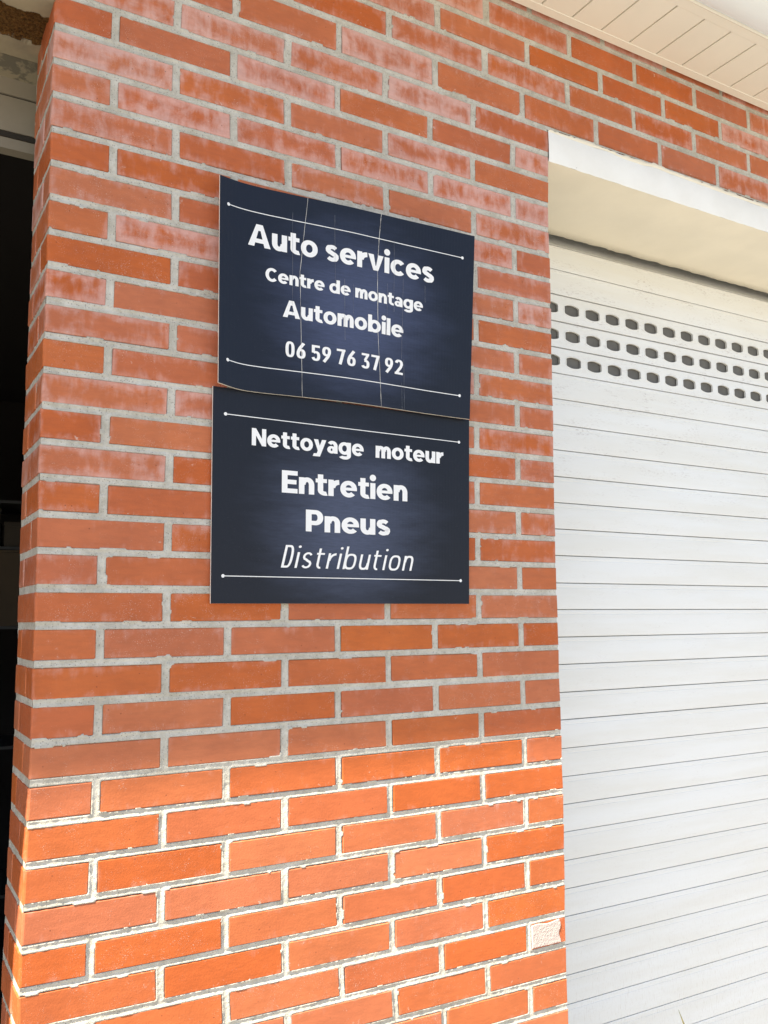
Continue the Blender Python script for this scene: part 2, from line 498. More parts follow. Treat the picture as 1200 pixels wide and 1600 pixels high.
# mortar: a real relief sheet with a rough, slightly hollow joint and smears over the brick edges
def mortar_sheet(x0, x1, zlo, zhi, dx, dz, name):
    nx = int((x1 - x0) / dx) + 1; nz = int((zhi - zlo) / dz) + 1
    X, Z = np.meshgrid(np.linspace(x0, x1, nx), np.linspace(zlo, zhi, nz))
    kz = Z / CP
    dzl = np.abs(kz - np.round(kz)) * CP                       # distance to bed joint line
    row = np.floor(-kz).astype(int)
    odd = (row % 2).astype(float)
    kx = (X / HB - odd) / 2
    dxl = np.abs(kx - np.round(kx)) * 2 * HB                   # distance to upright joint line
    if x1 < 1300:
        jn = np.round(kx) * 2 + odd
        dxl = np.where((jn <= 0.5) | (jn >= 9.9), 999, dxl)
    dxl_in = dxl - JW; dz_in = dzl - JH
    inside = np.minimum(dxl_in, dz_in)                         # >0 inside brick
    nA = vnoise(X / 5.5, Z / 4.2, 1); nB = vnoise(X / 30, Z / 22, 2); nC = vnoise(X / 11, Z / 9, 3); nD = vnoise(X / 3.1, Z / 3.1, 5)
    bedn = np.round(kz); 
    jr = vnoise(X / 170, bedn * 7.3, 8)
    t = np.clip(-inside / JH, 0, 1)                            # 0 at the brick edge, 1 on the joint's axis
    hollow = 1.75 + 1.3 * (jr - .4) + .9 * (nB - .5)
    shape = 1 - (1 - t) ** 1.7
    prof = .12 + hollow * shape + .5 * (nC - .5) + .62 * (nA - .5) + .45 * (nD - .5)
    nE = vnoise(X / 16, Z / 9, 41)
    smear = (nB > .62) & (nE > .48)
    ext = np.where(smear, .9 + 22 * (nB - .62) * (nE - .40), 0.8)
    Y = np.where(inside < ext, np.where(smear & (inside > .4), -.30 - .25 * nA, prof), 9.0)
    Xw, Zw = warp(X, Z)
    V = np.stack([Xw / 1000, Y / 1000, (Zw + ZO) / 1000], -1).reshape(-1, 3)
    idx = np.arange(nx * nz).reshape(nz, nx)
    F = np.stack([idx[:-1, :-1], idx[:-1, 1:], idx[1:, 1:], idx[1:, :-1]], -1).reshape(-1, 4)
    # drop cells hidden well inside bricks
    ins = inside.reshape(-1)[F].min(1)
    F = F[ins < 7]
    me = bpy.data.meshes.new(name)
    me.vertices.add(len(V)); me.vertices.foreach_set('co', V.ravel())
    me.loops.add(F.size); me.loops.foreach_set('vertex_index', F.ravel().astype(np.int32))
    me.polygons.add(len(F)); me.polygons.foreach_set('loop_start', np.arange(0, F.size, 4, dtype=np.int32))
    me.update(calc_edges=True); me.validate()
    me.materials.append(M_mortar)
    me.polygons.foreach_set('use_smooth', [True] * len(me.polygons))
    o = bpy.data.objects.new(name, me); S.collection.objects.link(o); o.parent = wall
    return o
mortar_sheet(9.5, XR - 2, -2660, 2 * CP + 3, 2.8, 2.35, 'mortar_joints')
mortar_sheet(0, 2300, 2 * CP + 3, 7 * CP, 3.2, 2.6, 'mortar_joints')
# mortar on the reveals of the pier
for xe, nm, sg in ((7.5, 'reveal_mortar', 1), (XR, 'reveal_mortar', -1)):
    zs = np.arange(-2688, 132, 8.0); ys = np.linspace(1.8, 192, 40)
    Y, Z = np.meshgrid(ys, zs)
    xw = warp(np.full_like(Z, xe), Z)[0] + sg * (2.0 + .9 * (vnoise(Y / 12, Z / 9, 9) - .5) * 2)
    zw = warp(np.full_like(Z, xe), Z)[1]
    V = [(a / 1000, b / 1000, (c + ZO) / 1000) for a, b, c in zip(xw.ravel(), Y.ravel(), zw.ravel())]
    n = len(ys); F = [(i * n + j, i * n + j + 1, (i + 1) * n + j + 1, (i + 1) * n + j) for i in range(len(zs) - 1) for j in range(n - 1)]
    mesh_obj(nm, V, F, M_mortar, wall, smooth=True)
# solid core behind the facing
core = MB()
core.box(25, XR - 25, 13, 190, -2688, 128)
core.box(-3700, 4800, 12, 320, LINT_TOP + 3, 480)
core.box(-3700, -2515, 12, 190, -2688, 128)
core.box(3665, 4800, 12, 400, -2688, 128)
core.build('wall_core', M_core, wall)
back = MB()
back.box(2200, 4800, 3, 11.5, LINT_TOP + 4, 470)
back.box(-3700, 4, 3, 11.5, LINT_TOP + 4, 470)
back.box(-3700, -2505, 3, 11.5, -2688, 128)
back.box(3655, 4800, 3, 11.5, -2688, 128)
back.build('mortar_backing', M_mortar, wall)

# ------------------------------------------------------------------ lintel over the shutter
def lintel(x0, x1, depth, name):
    L = thing(name, 'white painted lintel beam with cream underside above the roller shutter', 'lintel')
    box('beam', M_core, L, x0 + 4, x1 - 4, 6, depth - 8, LINT_BOT + 6, LINT_TOP - 5)
    # white face with a ragged upper edge of render
    n = 260; v = []; f = []
    prof = [(0, -.5), (.10, -2.6), (.5, -3.2), (.93, -2.2), (1, 1.5), (1.02, 4.5)]
    for i in range(n + 1):
        x = x0 + (x1 - x0) * i / n
        t = LINT_TOP + 1.5 + 5.0 * (float(vnoise(np.array(x / 46), np.array(3.3), 4)) - .5) + 3.0 * (float(vnoise(np.array(x / 13), np.array(7.3), 4)) - .5) * 1.6
        b = LINT_BOT + 1.0 * (float(vnoise(np.array(x / 14), np.array(1.3), 6)) - .5)
        for (s, y) in prof:
            dyy = 1.4 * (float(vnoise(np.array(x / 30), np.array(s * 5), 12)) - .5)
            v.append(W(x, y + dyy, b + (t - b) * s))
    m = len(prof)
    for i in range(n):
        for j in range(m - 1):
            a = i * m + j; f.append((a, a + m, a + m + 1, a + 1))
    mesh_obj('painted_face', v, f, M_white, L, smooth=True)
    # cream ridge of render left standing along the top
    v = []; f = []
    for i in range(n + 1):
        x = x0 + (x1 - x0) * i / n
        t = LINT_TOP + 11 * (float(vnoise(np.array(x / 130), np.array(3.3), 4)) - .5) + 7.0 * (float(vnoise(np.array(x / 11), np.array(9.3), 4)) - .35)
        t0 = LINT_TOP - 6 + 9 * (float(vnoise(np.array(x / 60), np.array(5.3), 4)) - .6)
        for (z, y) in ((t0, -2.4), (t0 + 3, -4.2), (t, -4.0), (t + 1.6, 2.0)): v.append(W(x, y, z))
    for i in range(n):
        for j in range(3):
            a = i * 4 + j; f.append((a, a + 4, a + 5, a + 1))
    mesh_obj('render_ridge', v, f, M_cream, L, smooth=True)
    # underside
    v = []; f = []
    ny = 10
    for i in range(n + 1):
        x = x0 + (x1 - x0) * i / n
        rear = depth - 1 + 3.6 * (float(vnoise(np.array(x / 12), np.array(2.2), 14)) - .5) * 2 + 2 * (float(vnoise(np.array(x / 4), np.array(2.2), 15)) - .5)
        for j in range(ny):
            y = 0.4 + (rear - 0.4) * j / (ny - 1)
            v.append(W(x, y, LINT_BOT + .3 + 2.0 * (float(vnoise(np.array(x / 130), np.array(y / 90), 16)) - .5)))
        v.append(W(x, rear + 1.5, LINT_BOT + 4)); v.append(W(x, rear - 2, LINT_BOT + 20))
    m = ny + 2
    for i in range(n):
        for j in range(m - 1):
            a = i * m + j; f.append((a, a + 1, a + m + 1, a + m))
    mesh_obj('cream_underside', v, f, M_cream, L, smooth=True)
    return L
lintel(float(warp(XR, 100)[0]) - 6, 3652, 325, 'shutter_lintel')

# ------------------------------------------------------------------ lintel over the dark doorway
dl = thing('doorway_lintel', 'peeling cream lintel over the dark doorway at the left edge, brown patch on its underside', 'lintel')
box('beam', M_core, dl, -2500, 6, 2, 210, LINT_BOT + 22, LINT_TOP - 4)
box('painted_face', M_white, dl, -2500, 5, -1.5, 2, LINT_BOT + 6, LINT_TOP - 3)
v = []; f = []; NX = 130; NY = 60
for i in range(NX + 1):
    x = 12 - 300 * i / NX
    for j in range(NY + 1):
        y = 212 * j / NY
        n0 = float(vnoise(np.array(x / 22), np.array(y / 22), 21)); nn = float(vnoise(np.array(x / 5), np.array(y / 5), 22))
        yy = y + 30 * (n0 - .5)
        up = 5.0 if 58 < yy < 148 else 0
        up += (3.5 * nn if up else .6 * nn)
        v.append(W(x, y, LINT_BOT + up))
for i in range(NX):
    for j in range(NY):
        a = i * (NY + 1) + j; f.append((a, a + NY + 1, a + NY + 2, a + 1))
mesh_obj('peeling_underside', v, f, M_lsoff, dl, smooth=True)
box('far_underside', M_lsoff, dl, -2500, -288.5, 0, 212, LINT_BOT + 1, LINT_BOT + 4.5)
box('stained_ledge', M_stain, dl, -2500, 40, 217, 302, LINT_BOT + 3, LINT_BOT + 30)

df = thing('door_frame', 'grimy taupe frame head across the top of the dark doorway beside the brick pier', 'door frame')
box('head_strip', M_frame, df, -2500, 60, 298, 330, 16, 52)
box('head_panel', M_frame, df, -2500, 60, 300, 340, -64, 12)
box('joint_gap_shade', M_gap, df, -2500, 60, 304, 330, 11, 17)  # dark strip painted as the shaded groove between strip and panel
box('lower_gap_shade', M_gap, df, -2500, 60, 302, 336, -76, -64.5)  # dark strip painted as the shaded gap above the lower rail
box('lower_rail', M_frame, df, -2500, 60, 306, 336, -100, -76.5)

# ------------------------------------------------------------------ dim room behind the doorway
def struct(name, mat, *a):
    o = box(name, mat, None, *a); o['kind'] = 'structure'; return o
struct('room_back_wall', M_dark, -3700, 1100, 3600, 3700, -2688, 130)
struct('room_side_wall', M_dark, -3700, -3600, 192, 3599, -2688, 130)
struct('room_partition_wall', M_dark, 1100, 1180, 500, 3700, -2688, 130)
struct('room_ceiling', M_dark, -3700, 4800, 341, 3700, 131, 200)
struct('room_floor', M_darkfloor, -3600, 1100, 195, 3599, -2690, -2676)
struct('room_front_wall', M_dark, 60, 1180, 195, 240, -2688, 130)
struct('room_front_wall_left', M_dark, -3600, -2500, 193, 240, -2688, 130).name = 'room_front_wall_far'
shelf = thing('storage_shelf', 'dark metal storage shelf barely visible inside the unlit doorway', 'shelf')
for x in (-140, 620):
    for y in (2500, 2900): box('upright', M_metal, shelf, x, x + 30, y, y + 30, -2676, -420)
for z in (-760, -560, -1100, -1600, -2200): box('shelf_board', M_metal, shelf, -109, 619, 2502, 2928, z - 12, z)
for i, (x, w_, h, zz, lab) in enumerate(((60, 90, 110, -760, 'leftmost small cardboard box on the shelf inside the dark doorway'),
                              (180, 70, 150, -760, 'tall narrow cardboard box in the middle of the shelf inside the doorway'),
                              (270, 110, 95, -760, 'low cardboard box next to the tall one on the shelf inside the doorway'))):
    b_ = thing('storage_box', lab, 'box', 'boxes on the shelf in the dark room')
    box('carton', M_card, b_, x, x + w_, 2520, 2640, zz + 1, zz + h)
    box('lid', M_card, b_, x - 3, x + w_ + 3, 2517, 2643, zz + h + .5, zz + h + 14)
cab = thing('low_cabinet', 'beige panel standing on the shelf inside the dark doorway', 'panel')
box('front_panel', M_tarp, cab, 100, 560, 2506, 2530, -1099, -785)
box('panel_rim', M_tarp, cab, 95, 565, 2503, 2533, -784, -775)

# ------------------------------------------------------------------ roller shutter
sh = thing('roller_shutter', 'closed white roller shutter of horizontal slats with three rows of oblong vents near the top', 'roller shutter')
D = 334.0
left = [20, -54, -131, -213, -293, -372, -449, -526, -601, -679, -755, -831, -907, -985, -1060, -1137, -1213, -1290, -1365, -1443, -1519, -1593, -1666, -1741, -1815, -1886, -1958, -2036, -2110]
zs = [(-1095 + (z + 1088) * (D + 1607.5) / (328.4 + 1607.5)) + 7 for z in left]
zs = [zs[0] + 77.5, zs[0] + 0.0] + zs[1:]
while zs[-1] > -2640: zs.append(zs[-1] - 76.3)
zs.insert(0, zs[0] + 77)
X0, X1 = 1182.0, 3655.0
HP, H0 = 82.75, 1462.0 + 2.0
def slat(ztop, zbot, holes, tilt=0.0):
    h = ztop - zbot
    gp_ = 2.6 if zbot > -1500 else 1.9
    yb = D + rnd.uniform(-.4, .4)
    if not holes:
        prof = [(yb + 16, 0), (yb + .5, 0), (yb, .5), (yb - .5, 6), (yb - .95, h * .25), (yb - 1.15, h * .40), (yb - 1.05, h * .55), (yb - .8, h * .68), (yb - .45, h - 16), (yb + .2, h - 15.4), (yb + .2, h - 11.6), (yb - .35, h - 11),
                (yb, h - gp_ - .4), (yb + .4, h - gp_), (yb + 14, h - gp_), (yb + 14, h + 4), (yb + 16, h + 4)]
        if tilt: prof = [(y + z * tilt, z) for y, z in prof]
        return prism_x('slat', [(y, zbot + z) for y, z in prof], X0, X1, M_slat, sh, nx=1)
    mb = MB(); zc = zbot + h * .47
    hw, hh, he = 28.5, 17.2, 12.2
    pts = []
    for s, (a0, a1) in ((1, (0, 0)),):
        top = [(-hw + 3 + (2 * hw - 6) * i / 6, he + (hh - he) * (1 - ((i - 3) / 3) ** 2)) for i in range(7)]
        pts = [(-hw, he - 3)] + top + [(hw, he - 3), (hw, -he + 3)] + [(x, -y) for x, y in reversed(top)] + [(-hw, -he + 3)]
    zl, zh_ = zbot + .6, zbot + h - 4.3
    m = int((X1 - H0) // HP) + 3
    x = H0 - 3 * HP - HP / 2
    f0 = yb - .5
    while x < X1:
        xa = max(x, X0); xb = min(x + HP, X1)
        xc = x + HP / 2
        if xc - hw > X0 + 2 and xc + hw < X1 - 2 and xb - xa > HP * .9 or (x < H0 and xc + hw > X0 + 5 and xc - hw > X0 + 2):
            outer = []
            for (px, pz) in pts:
                sx = (xa if px < 0 else xb); 
                t = abs(pz) / hh
                if abs(px) > hw - 1: outer.append((sx, zc + pz))
                else: outer.append((xc + px * (HP / 2) / (hw - 3), zh_ if pz > 0 else zl))
            n = len(pts)
            v = [W(xc + px, f0, zc + pz) for px, pz in pts] + [W(a, f0, b) for a, b in outer] + [W(xc + px, f0 + 5, zc + pz) for px, pz in pts]
            f = [(i, (i + 1) % n, n + (i + 1) % n, n + i) for i in range(n)] + [(i, 2 * n + i, 2 * n + (i + 1) % n, (i + 1) % n) for i in range(n)]
            mb.add(v, f)
            # raised pressed rim round the vent
            q = [(px * 1.10, pz * 1.16) for px, pz in pts]
            v = [W(xc + px, f0 - .9, zc + pz) for px, pz in pts] + [W(xc + px, f0 - .9, zc + pz) for px, pz in q] + [W(xc + px * 1.03, f0 - .05, zc + pz * 1.04) for px, pz in q] + [W(xc + px, f0 + 1, zc + pz) for px, pz in pts]
            f = []
            for i in range(n):
                j = (i + 1) % n
                f += [(i, j, n + j, n + i), (n + i, n + j, 2 * n + j, 2 * n + i), (3 * n + i, 3 * n + j, j, i)]
            mb.add(v, f)
        else:
            mb.add([W(xa, f0, zl), W(xb, f0, zl), W(xb, f0, zh_), W(xa, f0, zh_)], [(0, 1, 2, 3)])
        x += HP
    # lip, hinge neck
    prof = [(f0 + .01, h - 4.3), (yb + .5, h - 3.5), (yb + 14, h - 3.5), (yb + 14, h + 4), (yb + 16, h + 4)]
    for (y0, z0), (y1, z1) in zip(prof, prof[1:]):
        mb.add([W(X0, y0, zbot + z0), W(X1, y0, zbot + z0), W(X1, y1, zbot + z1), W(X0, y1, zbot + z1)], [(0, 1, 2, 3)])
    for (y0, z0), (y1, z1) in (((f0, .6), (yb + .3, .1)), ((yb + .3, .1), (yb + 16, .1))):
        mb.add([W(X0, y0, zbot + z0), W(X1, y0, zbot + z0), W(X1, y1, zbot + z1), W(X0, y1, zbot + z1)], [(0, 3, 2, 1)])
    o = mb.build('perforated_slat', M_slat, sh)
    bk = box('vent_backing', M_hole, o, X0, X1, yb + 7, yb + 8.8, zbot + 3, zbot + h - 3)
    return o
for i in range(len(zs) - 1):
    zt, zb = zs[i], zs[i + 1]
    mid = (zt + zb) / 2
    slat(zt, zb, -375 < mid < -140, .9 if i < 2 else 0)
box('bottom_bar', M_gutter, sh, X0, X1, D - 6, D + 14, -2686, zs[-1] - 1)
box('guide_rail', M_gutter, sh, 3652, 3690, D - 20, D + 30, -2686, 48)

# ------------------------------------------------------------------ eaves
ev = thing('roof_eaves', 'cream panelled eaves soffit with white gutter under the roof edge, top right', 'eaves')
ZE = 431.0
EX0, EX1 = -6000, 7000
prism_x('wall_trim', [(-.5, 449), (-2, 448), (-14, ZE + 1.5), (-16, ZE), (-39, ZE), (-40.5, ZE + 2), (-40.5, ZE + 5), (-16, ZE + 5), (-8, 452)], EX0, EX1, M_pvc, ev)
prism_x('outer_trim', [(-205, ZE + 5), (-204, ZE + 1.5), (-206, ZE), (-231, ZE - .5), (-235, ZE - 2), (-238, ZE + 3), (-238, ZE + 8)], EX0, EX1, M_pvc, ev)
gx = 1135.0
xs_ = [gx + 100.2 * i for i in range(-4, 15)]
for a in xs_:
    prof = [(1.6, 2.0), (98.6, 2.0)]
    v = []
    y0, y1 = -206.5, -38.5
    # panel with rebated long edge: flat board plus lower tongue that makes the visible groove
    sec = [(0.0, ZE + 9.0), (5.0, ZE + 9.0), (5.0, ZE + 1.6), (5.6, ZE + 1.1), (99.6, ZE + 1.1), (100.2, ZE + 1.6), (100.2, ZE + 12), (0, ZE + 12)]
    v = [W(a + x - 1, y, z) for y in (y0, y1) for x, z in sec]
    n = len(sec); f = [(i, (i + 1) % n, n + (i + 1) % n, n + i) for i in range(n)] + [tuple(range(n))[::-1], tuple(range(n, 2 * n))]
    mesh_obj('soffit_panel', v, f, M_pvc, ev)
fl = MB()
for a0, st in ((xs_[0], -1), (xs_[-1] + 100.2, 1)):
    for i in range(40):
        a = a0 - 100.2 * (i + 1) if st < 0 else a0 + 100.2 * i
        sec = [(0.0, ZE + 9.0), (5.0, ZE + 9.0), (5.0, ZE + 1.6), (5.6, ZE + 1.1), (99.6, ZE + 1.1), (100.2, ZE + 1.6), (100.2, ZE + 12), (0, ZE + 12)]
        v = [W(a + x - 1, y, z) for y in (y0, y1) for x, z in sec]
        fl.add(v, f)
o = fl.build('soffit_panels', M_pvc, ev); o['kind'] = 'stuff'
gr = MB()
prism_x('fascia', [(-238.5, ZE + 4), (-238.5, ZE + 90), (-244, ZE + 90), (-244, ZE + 4)], EX0, EX1, M_gutter, ev)
ctrl = [(-239.5, 95), (-239.5, 30), (-241, 6), (-252, -3), (-290, -6), (-335, 2), (-372, 22), (-394, 52), (-400, 76)]
def cr(P, t):
    n = len(P) - 1; q = min(max(t * n, 0), n - 1e-6); i = int(q); u = q - i
    a, b, c, d = (P[min(max(k, 0), n)] for k in (i - 1, i, i + 1, i + 2))
    return tuple(.5 * (2 * b[m] + (c[m] - a[m]) * u + (2 * a[m] - 5 * b[m] + 4 * c[m] - d[m]) * u * u + (3 * b[m] - a[m] - 3 * c[m] + d[m]) * u ** 3) for m in (0, 1))
gp = [cr(ctrl, i / 40) for i in range(41)]
outer = [(y, ZE + z) for y, z in gp]
inner = [(y + (2 if y < -320 else -2 if y > -242 else 0), ZE + z + (0 if z > 25 else 2)) for y, z in gp[::-1]]
prism_x('gutter', outer + [(-404, ZE + 78), (-404, ZE + 84), (-398, ZE + 84)] + inner, EX0, EX1, M_gutter, ev)
prism_x('roof_slab', [(-330, ZE + 92), (-330, ZE + 118), (3800, ZE + 2000), (3800, ZE + 1960), (-244, ZE + 100)], EX0, EX1, M_roof, ev)

# ------------------------------------------------------------------ the two signs
UT = [[312.1, -33.6, -224.9], [360.7, -21.0, -222.7], [411.0, -19.7, -222.4], [461.4, -20.5, -221.4], [511.9, -21.8, -219.9], [562.3, -23.7, -218.8], [612.7, -25.5, -218.2], [663.1, -27.3, -218.3], [713.5, -30.0, -218.8], [763.9, -33.0, -219.6], [814.2, -36.0, -220.2], [864.6, -39.0, -220.9], [915.0, -42.0, -221.5]]
UB = [[315.0, -33.8, -638.8], [362.1, -19.5, -642.7], [411.4, -18.1, -643.4], [460.8, -17.6, -642.0], [510.2, -17.4, -640.8], [559.6, -17.9, -640.0], [609.0, -18.3, -639.5], [658.4, -18.8, -639.9], [707.8, -19.3, -640.7], [757.2, -20.0, -642.0], [806.6, -20.7, -643.0], [856.1, -21.3, -643.4], [905.5, -22.0, -643.5]]
LTc = [[313.3, -9.0, -640.1], [913.1, -9.0, -641.5]]
LBc = [[315.0, -9.0, -1054.1], [903.3, -9.0, -1053.3]]

def cat(P, s):
    """Catmull-Rom through evenly spaced control points"""
    n = len(P) - 1; q = min(max(s * n, 0), n - 1e-6); i = int(q); t = q - i
    g = lambda k: np.array(P[min(max(k, 0), n)], float) + (0 if 0 <= k <= n else (np.array(P[0], float) - np.array(P[1], float)) if k < 0 else (np.array(P[n], float) - np.array(P[n - 1], float)))
    a, b, c, d = g(i - 1), g(i), g(i + 1), g(i + 2)
    return .5 * (2 * b + (c - a) * t + (2 * a - 5 * b + 4 * c - d) * t * t + (3 * b - a - 3 * c + d) * t ** 3)

class Sheet:
    def __init__(s, T, B, ripple=0.0): s.T = T; s.B = B; s.r = ripple
    def __call__(s, u, v, off=0.0):
        p = cat(s.T, u) * (1 - v) + cat(s.B, u) * v
        if s.r:
            p = p + np.array([0, s.r * (math.sin(u * 21) * .5 + math.sin(u * 47 + v * 2) * .35), 0])
        return W(p[0], p[1] - off, p[2])

# geometric glyphs: every letter is a set of small quads in units of the cap height
def ring(cx, cy, rx, ry, tx, ty, a0=0, a1=360, p=2.0, n=None):
    n = n or max(4, int(abs(a1 - a0) / 12))
    out = []
    def pt(a, x, y):
        c, s_ = math.cos(math.radians(a)), math.sin(math.radians(a))
        return (cx + x * math.copysign(abs(c) ** (2 / p), c), cy + y * math.copysign(abs(s_) ** (2 / p), s_))
    for i in range(n):
        A = a0 + (a1 - a0) * i / n; B = a0 + (a1 - a0) * (i + 1) / n
        out.append((pt(A, rx, ry), pt(B, rx, ry), pt(B, rx - tx, ry - ty), pt(A, rx - tx, ry - ty)))
    return out
def rect(x0, y0, x1, y1): return [((x0, y0), (x1, y0), (x1, y1), (x0, y1))]
def stroke(pts, w):
    out = []; nrm = []
    for i in range(len(pts)):
        a = pts[max(0, i - 1)]; b = pts[min(len(pts) - 1, i + 1)]
        dx, dy = b[0] - a[0], b[1] - a[1]; l = math.hypot(dx, dy); nrm.append((-dy / l, dx / l))
    ws = w if isinstance(w, (list, tuple)) else [w] * len(pts)
    L = [(p[0] + n[0] * k / 2, p[1] + n[1] * k / 2) for p, n, k in zip(pts, nrm, ws)]
    R = [(p[0] - n[0] * k / 2, p[1] - n[1] * k / 2) for p, n, k in zip(pts, nrm, ws)]
    for i in range(len(pts) - 1): out.append((R[i], R[i + 1], L[i + 1], L[i]))
    return out
def arcpts(cx, cy, rx, ry, a0, a1, n=10):
    return [(cx + rx * math.cos(math.radians(a0 + (a1 - a0) * i / n)), cy + ry * math.sin(math.radians(a0 + (a1 - a0) * i / n))) for i in range(n + 1)]
def disc(cx, cy, r, n=16, ry=None):
    ry = ry or r
    return [((cx, cy), (cx + r * math.cos(2 * math.pi * i / n), cy + ry * math.sin(2 * math.pi * i / n)),
             (cx + r * math.cos(2 * math.pi * (i + .5) / n), cy + ry * math.sin(2 * math.pi * (i + .5) / n)),
             (cx + r * math.cos(2 * math.pi * (i + 1) / n), cy + ry * math.sin(2 * math.pi * (i + 1) / n))) for i in range(n)]

def s_shape(x0, x1, y0, y1, w, h):
    """letter s as one swept stroke"""
    cx = (x0 + x1) / 2; rx = (x1 - x0) / 2 - w * .46; H = y1 - y0
    t = h * .95; ry = (H - t) / 4.0
    yt = y1 - t / 2 - ry; yb = y0 + t / 2 + ry
    up = arcpts(cx, yt, rx * .96, ry, 28, 190, 9)
    mid = [(cx - rx * .72, yt - ry * .60), (cx - rx * .30, (yt + yb) / 2 + ry * .22), (cx + rx * .30, (yt + yb) / 2 - ry * .22), (cx + rx * .72, yb + ry * .60)]
    lo = arcpts(cx, yb, rx, ry, 10, -152, 9)
    pts = up + mid + lo
    ws = [t] * 6 + [w * .98] * (len(up) - 6) + [t * 1.12] * 4 + [w * .98] * 4 + [t] * (len(lo) - 4)
    return stroke(pts, ws)

def glyph(c, w, h, X, k, p, asc=1.04):
    """w stem, h bar, X x-height, k width factor, p roundness -> (quads, advance width)"""
    ow = .80 * k                       # width of o
    o2 = ow / 2; xr = X / 2
    ov = .012
    def bowl(cx): return ring(cx, xr, o2, xr + ov, w * .98, h, 0, 360, p, 32)
    if c == 'o': return bowl(o2), ow
    if c in 'bdpq':
        q = bowl(o2)
        if c == 'd': return q + rect(ow - w * .97, 0, ow + .03 * k, asc), ow + .03 * k
        if c == 'b': return [tuple((x + .03 * k, y) for x, y in f) for f in q] + rect(0, 0, w, asc), ow + .03 * k
    if c in 'nmhu':
        nw = .70 * k
        def arch(x0, wd):
            cx = x0 + wd / 2 + w * .10; rx = wd / 2 - w * .10; cy = X * .56
            return ring(cx, cy, rx, X - cy + ov, w, h * 1.05, 0, 180, p, 16) + rect(x0 + wd - w, 0, x0 + wd, cy + .002)
        if c == 'n': return rect(0, 0, w, X) + arch(0, nw), nw
        if c == 'u':
            q = rect(0, 0, w, X) + arch(0, nw)
            return [tuple((nw - x, X - y) for x, y in f) for f in q], nw
        if c == 'm':
            d = nw * .90
            return rect(0, 0, w, X) + arch(0, d) + arch(d - w, d), 2 * d - w
    if c == 'r':
        rw = .50 * k
        return rect(0, 0, w, X) + ring(rw + .03, X * .50, rw + .03 - w * .30, X * .50 + ov, w, h * 1.12, 93, 180, 2.1, 9), rw
    if c == 'i': return rect(.0, 0, w, X) + disc(w / 2, X + .245, w * .62, 16, w * .60), w
    if c == 'l': return rect(0, 0, w, asc), w
    if c == 't':
        tw = .52 * k; x0 = .10 * k
        b = h * .9
        return (rect(x0, X * .30, x0 + w, X + .20) + rect(0, X - b, tw, X) +
                ring(x0 + w + .10 * k, X * .30, w + .10 * k, X * .30 + ov, w, h * .95, 180, 288, 2.0, 9)), tw + .01
    if c == 'e':
        q = ring(o2, xr, o2, xr + ov, w * .98, h, 0, 318, p, 30)
        return q + rect(w * .8, xr - h * .34, ow - .004, xr + h * .34), ow
    if c == 'c': return ring(o2, xr, o2, xr + ov, w * .98, h, 40, 320, p, 26), ow * .93
    if c == 'a':
        aw = .68 * k
        return (rect(aw - w, 0, aw, X * .62) + ring(aw * .5, X * .60, aw * .5, X * .40 + ov, w, h, 0, 150, 2.0, 14) +
                ring(aw * .42, X * .285, aw * .42, X * .285 + ov, w * .92, h * .74, 0, 360, 2.0, 24)), aw
    if c == 's': return s_shape(0, .64 * k, -ov, X + ov, w, h), .64 * k
    if c == 'g':
        gw = ow
        return (bowl(o2) + rect(gw - w * .97, -.06, gw + .03 * k, X) + ring(o2 + .015 * k, -.055, o2 + .015 * k, .245, w * .97, h, 0, -152, 2.0, 14)), gw + .03 * k
    if c == 'v': vw = .78 * k; a = vw / 2; g = w * 1.10; return [((0, X), (a - g * .45, 0), (a + g * .10, 0), (g, X)), ((vw, X), (vw - g, X), (a - g * .10, 0), (a + g * .45, 0)), ((a - g * .45, 0), (a + g * .45, 0), (a + .01, X * .32), (a - .01, X * .32))], vw
    if c == 'y':
        vw = .80 * k; a = vw / 2; g = w * 1.10
        return [((0, X), (a - g * .42, 0), (a + g * .30, 0), (g, X)), ((vw, X), (vw - g, X), (a - g * 1.03, -.27), (a - g * .02, -.27)), ((a - g * .42, 0), (a + g * .42, 0), (a + .01, X * .34), (a - .01, X * .34)),
                ((a - g * 1.7, -.27), (a - g * .2, -.27), (a - g * .1, -.08), (a - g * 1.45, -.10))], vw
    if c == 'A':
        aw = 1.02 * k; a = aw / 2; g = w * 1.12
        return [((0, 0), (g, 0), (a + .02, 1), (a - g * .52, 1)), ((aw, 0), (a + g * .52, 1), (a - .02, 1), (aw - g, 0)), ((a - g * .52, 1), (a - g * .2, .72), (a + g * .2, .72), (a + g * .52, 1)),
                ((aw * .22, .17), (aw * .78, .17), (aw * .71, .17 + h * .95), (aw * .29, .17 + h * .95))], aw
    if c == 'N': nw = .86 * k; return rect(0, 0, w, 1) + rect(nw - w, 0, nw, 1) + [((0, 1), (nw - w, 0), (nw, 0), (w, 1))], nw
    if c == 'E': ew = .70 * k; return rect(0, 0, w, 1) + rect(w, 0, ew, h * 1.02) + rect(w, 1 - h * 1.02, ew, 1) + rect(w, .5 - h / 2, ew * .93, .5 + h / 2), ew
    if c == 'P': pw = .76 * k; return rect(0, 0, w, 1) + rect(w, 1 - h, pw - .31, 1) + rect(w, .30, pw - .31, .30 + h) + ring(pw - .35, .65, .35, .35, w, h, -90, 90, 2.1, 16) + rect(w, 1 - h, pw - .34, 1), pw
    if c == 'C': cw = .90 * k; return ring(cw * .53, .5, cw * .53, .512, w, h * 1.05, 42, 318, 2.0, 30), cw * .97
    if c == 'D': dw = .62 * k; return rect(0, 0, w, 1) + rect(w, 1 - h, dw * .52, 1) + rect(w, 0, dw * .52, h) + ring(dw * .5, .5, dw * .5, .5, w, h, -90, 90, 2.6, 22), dw
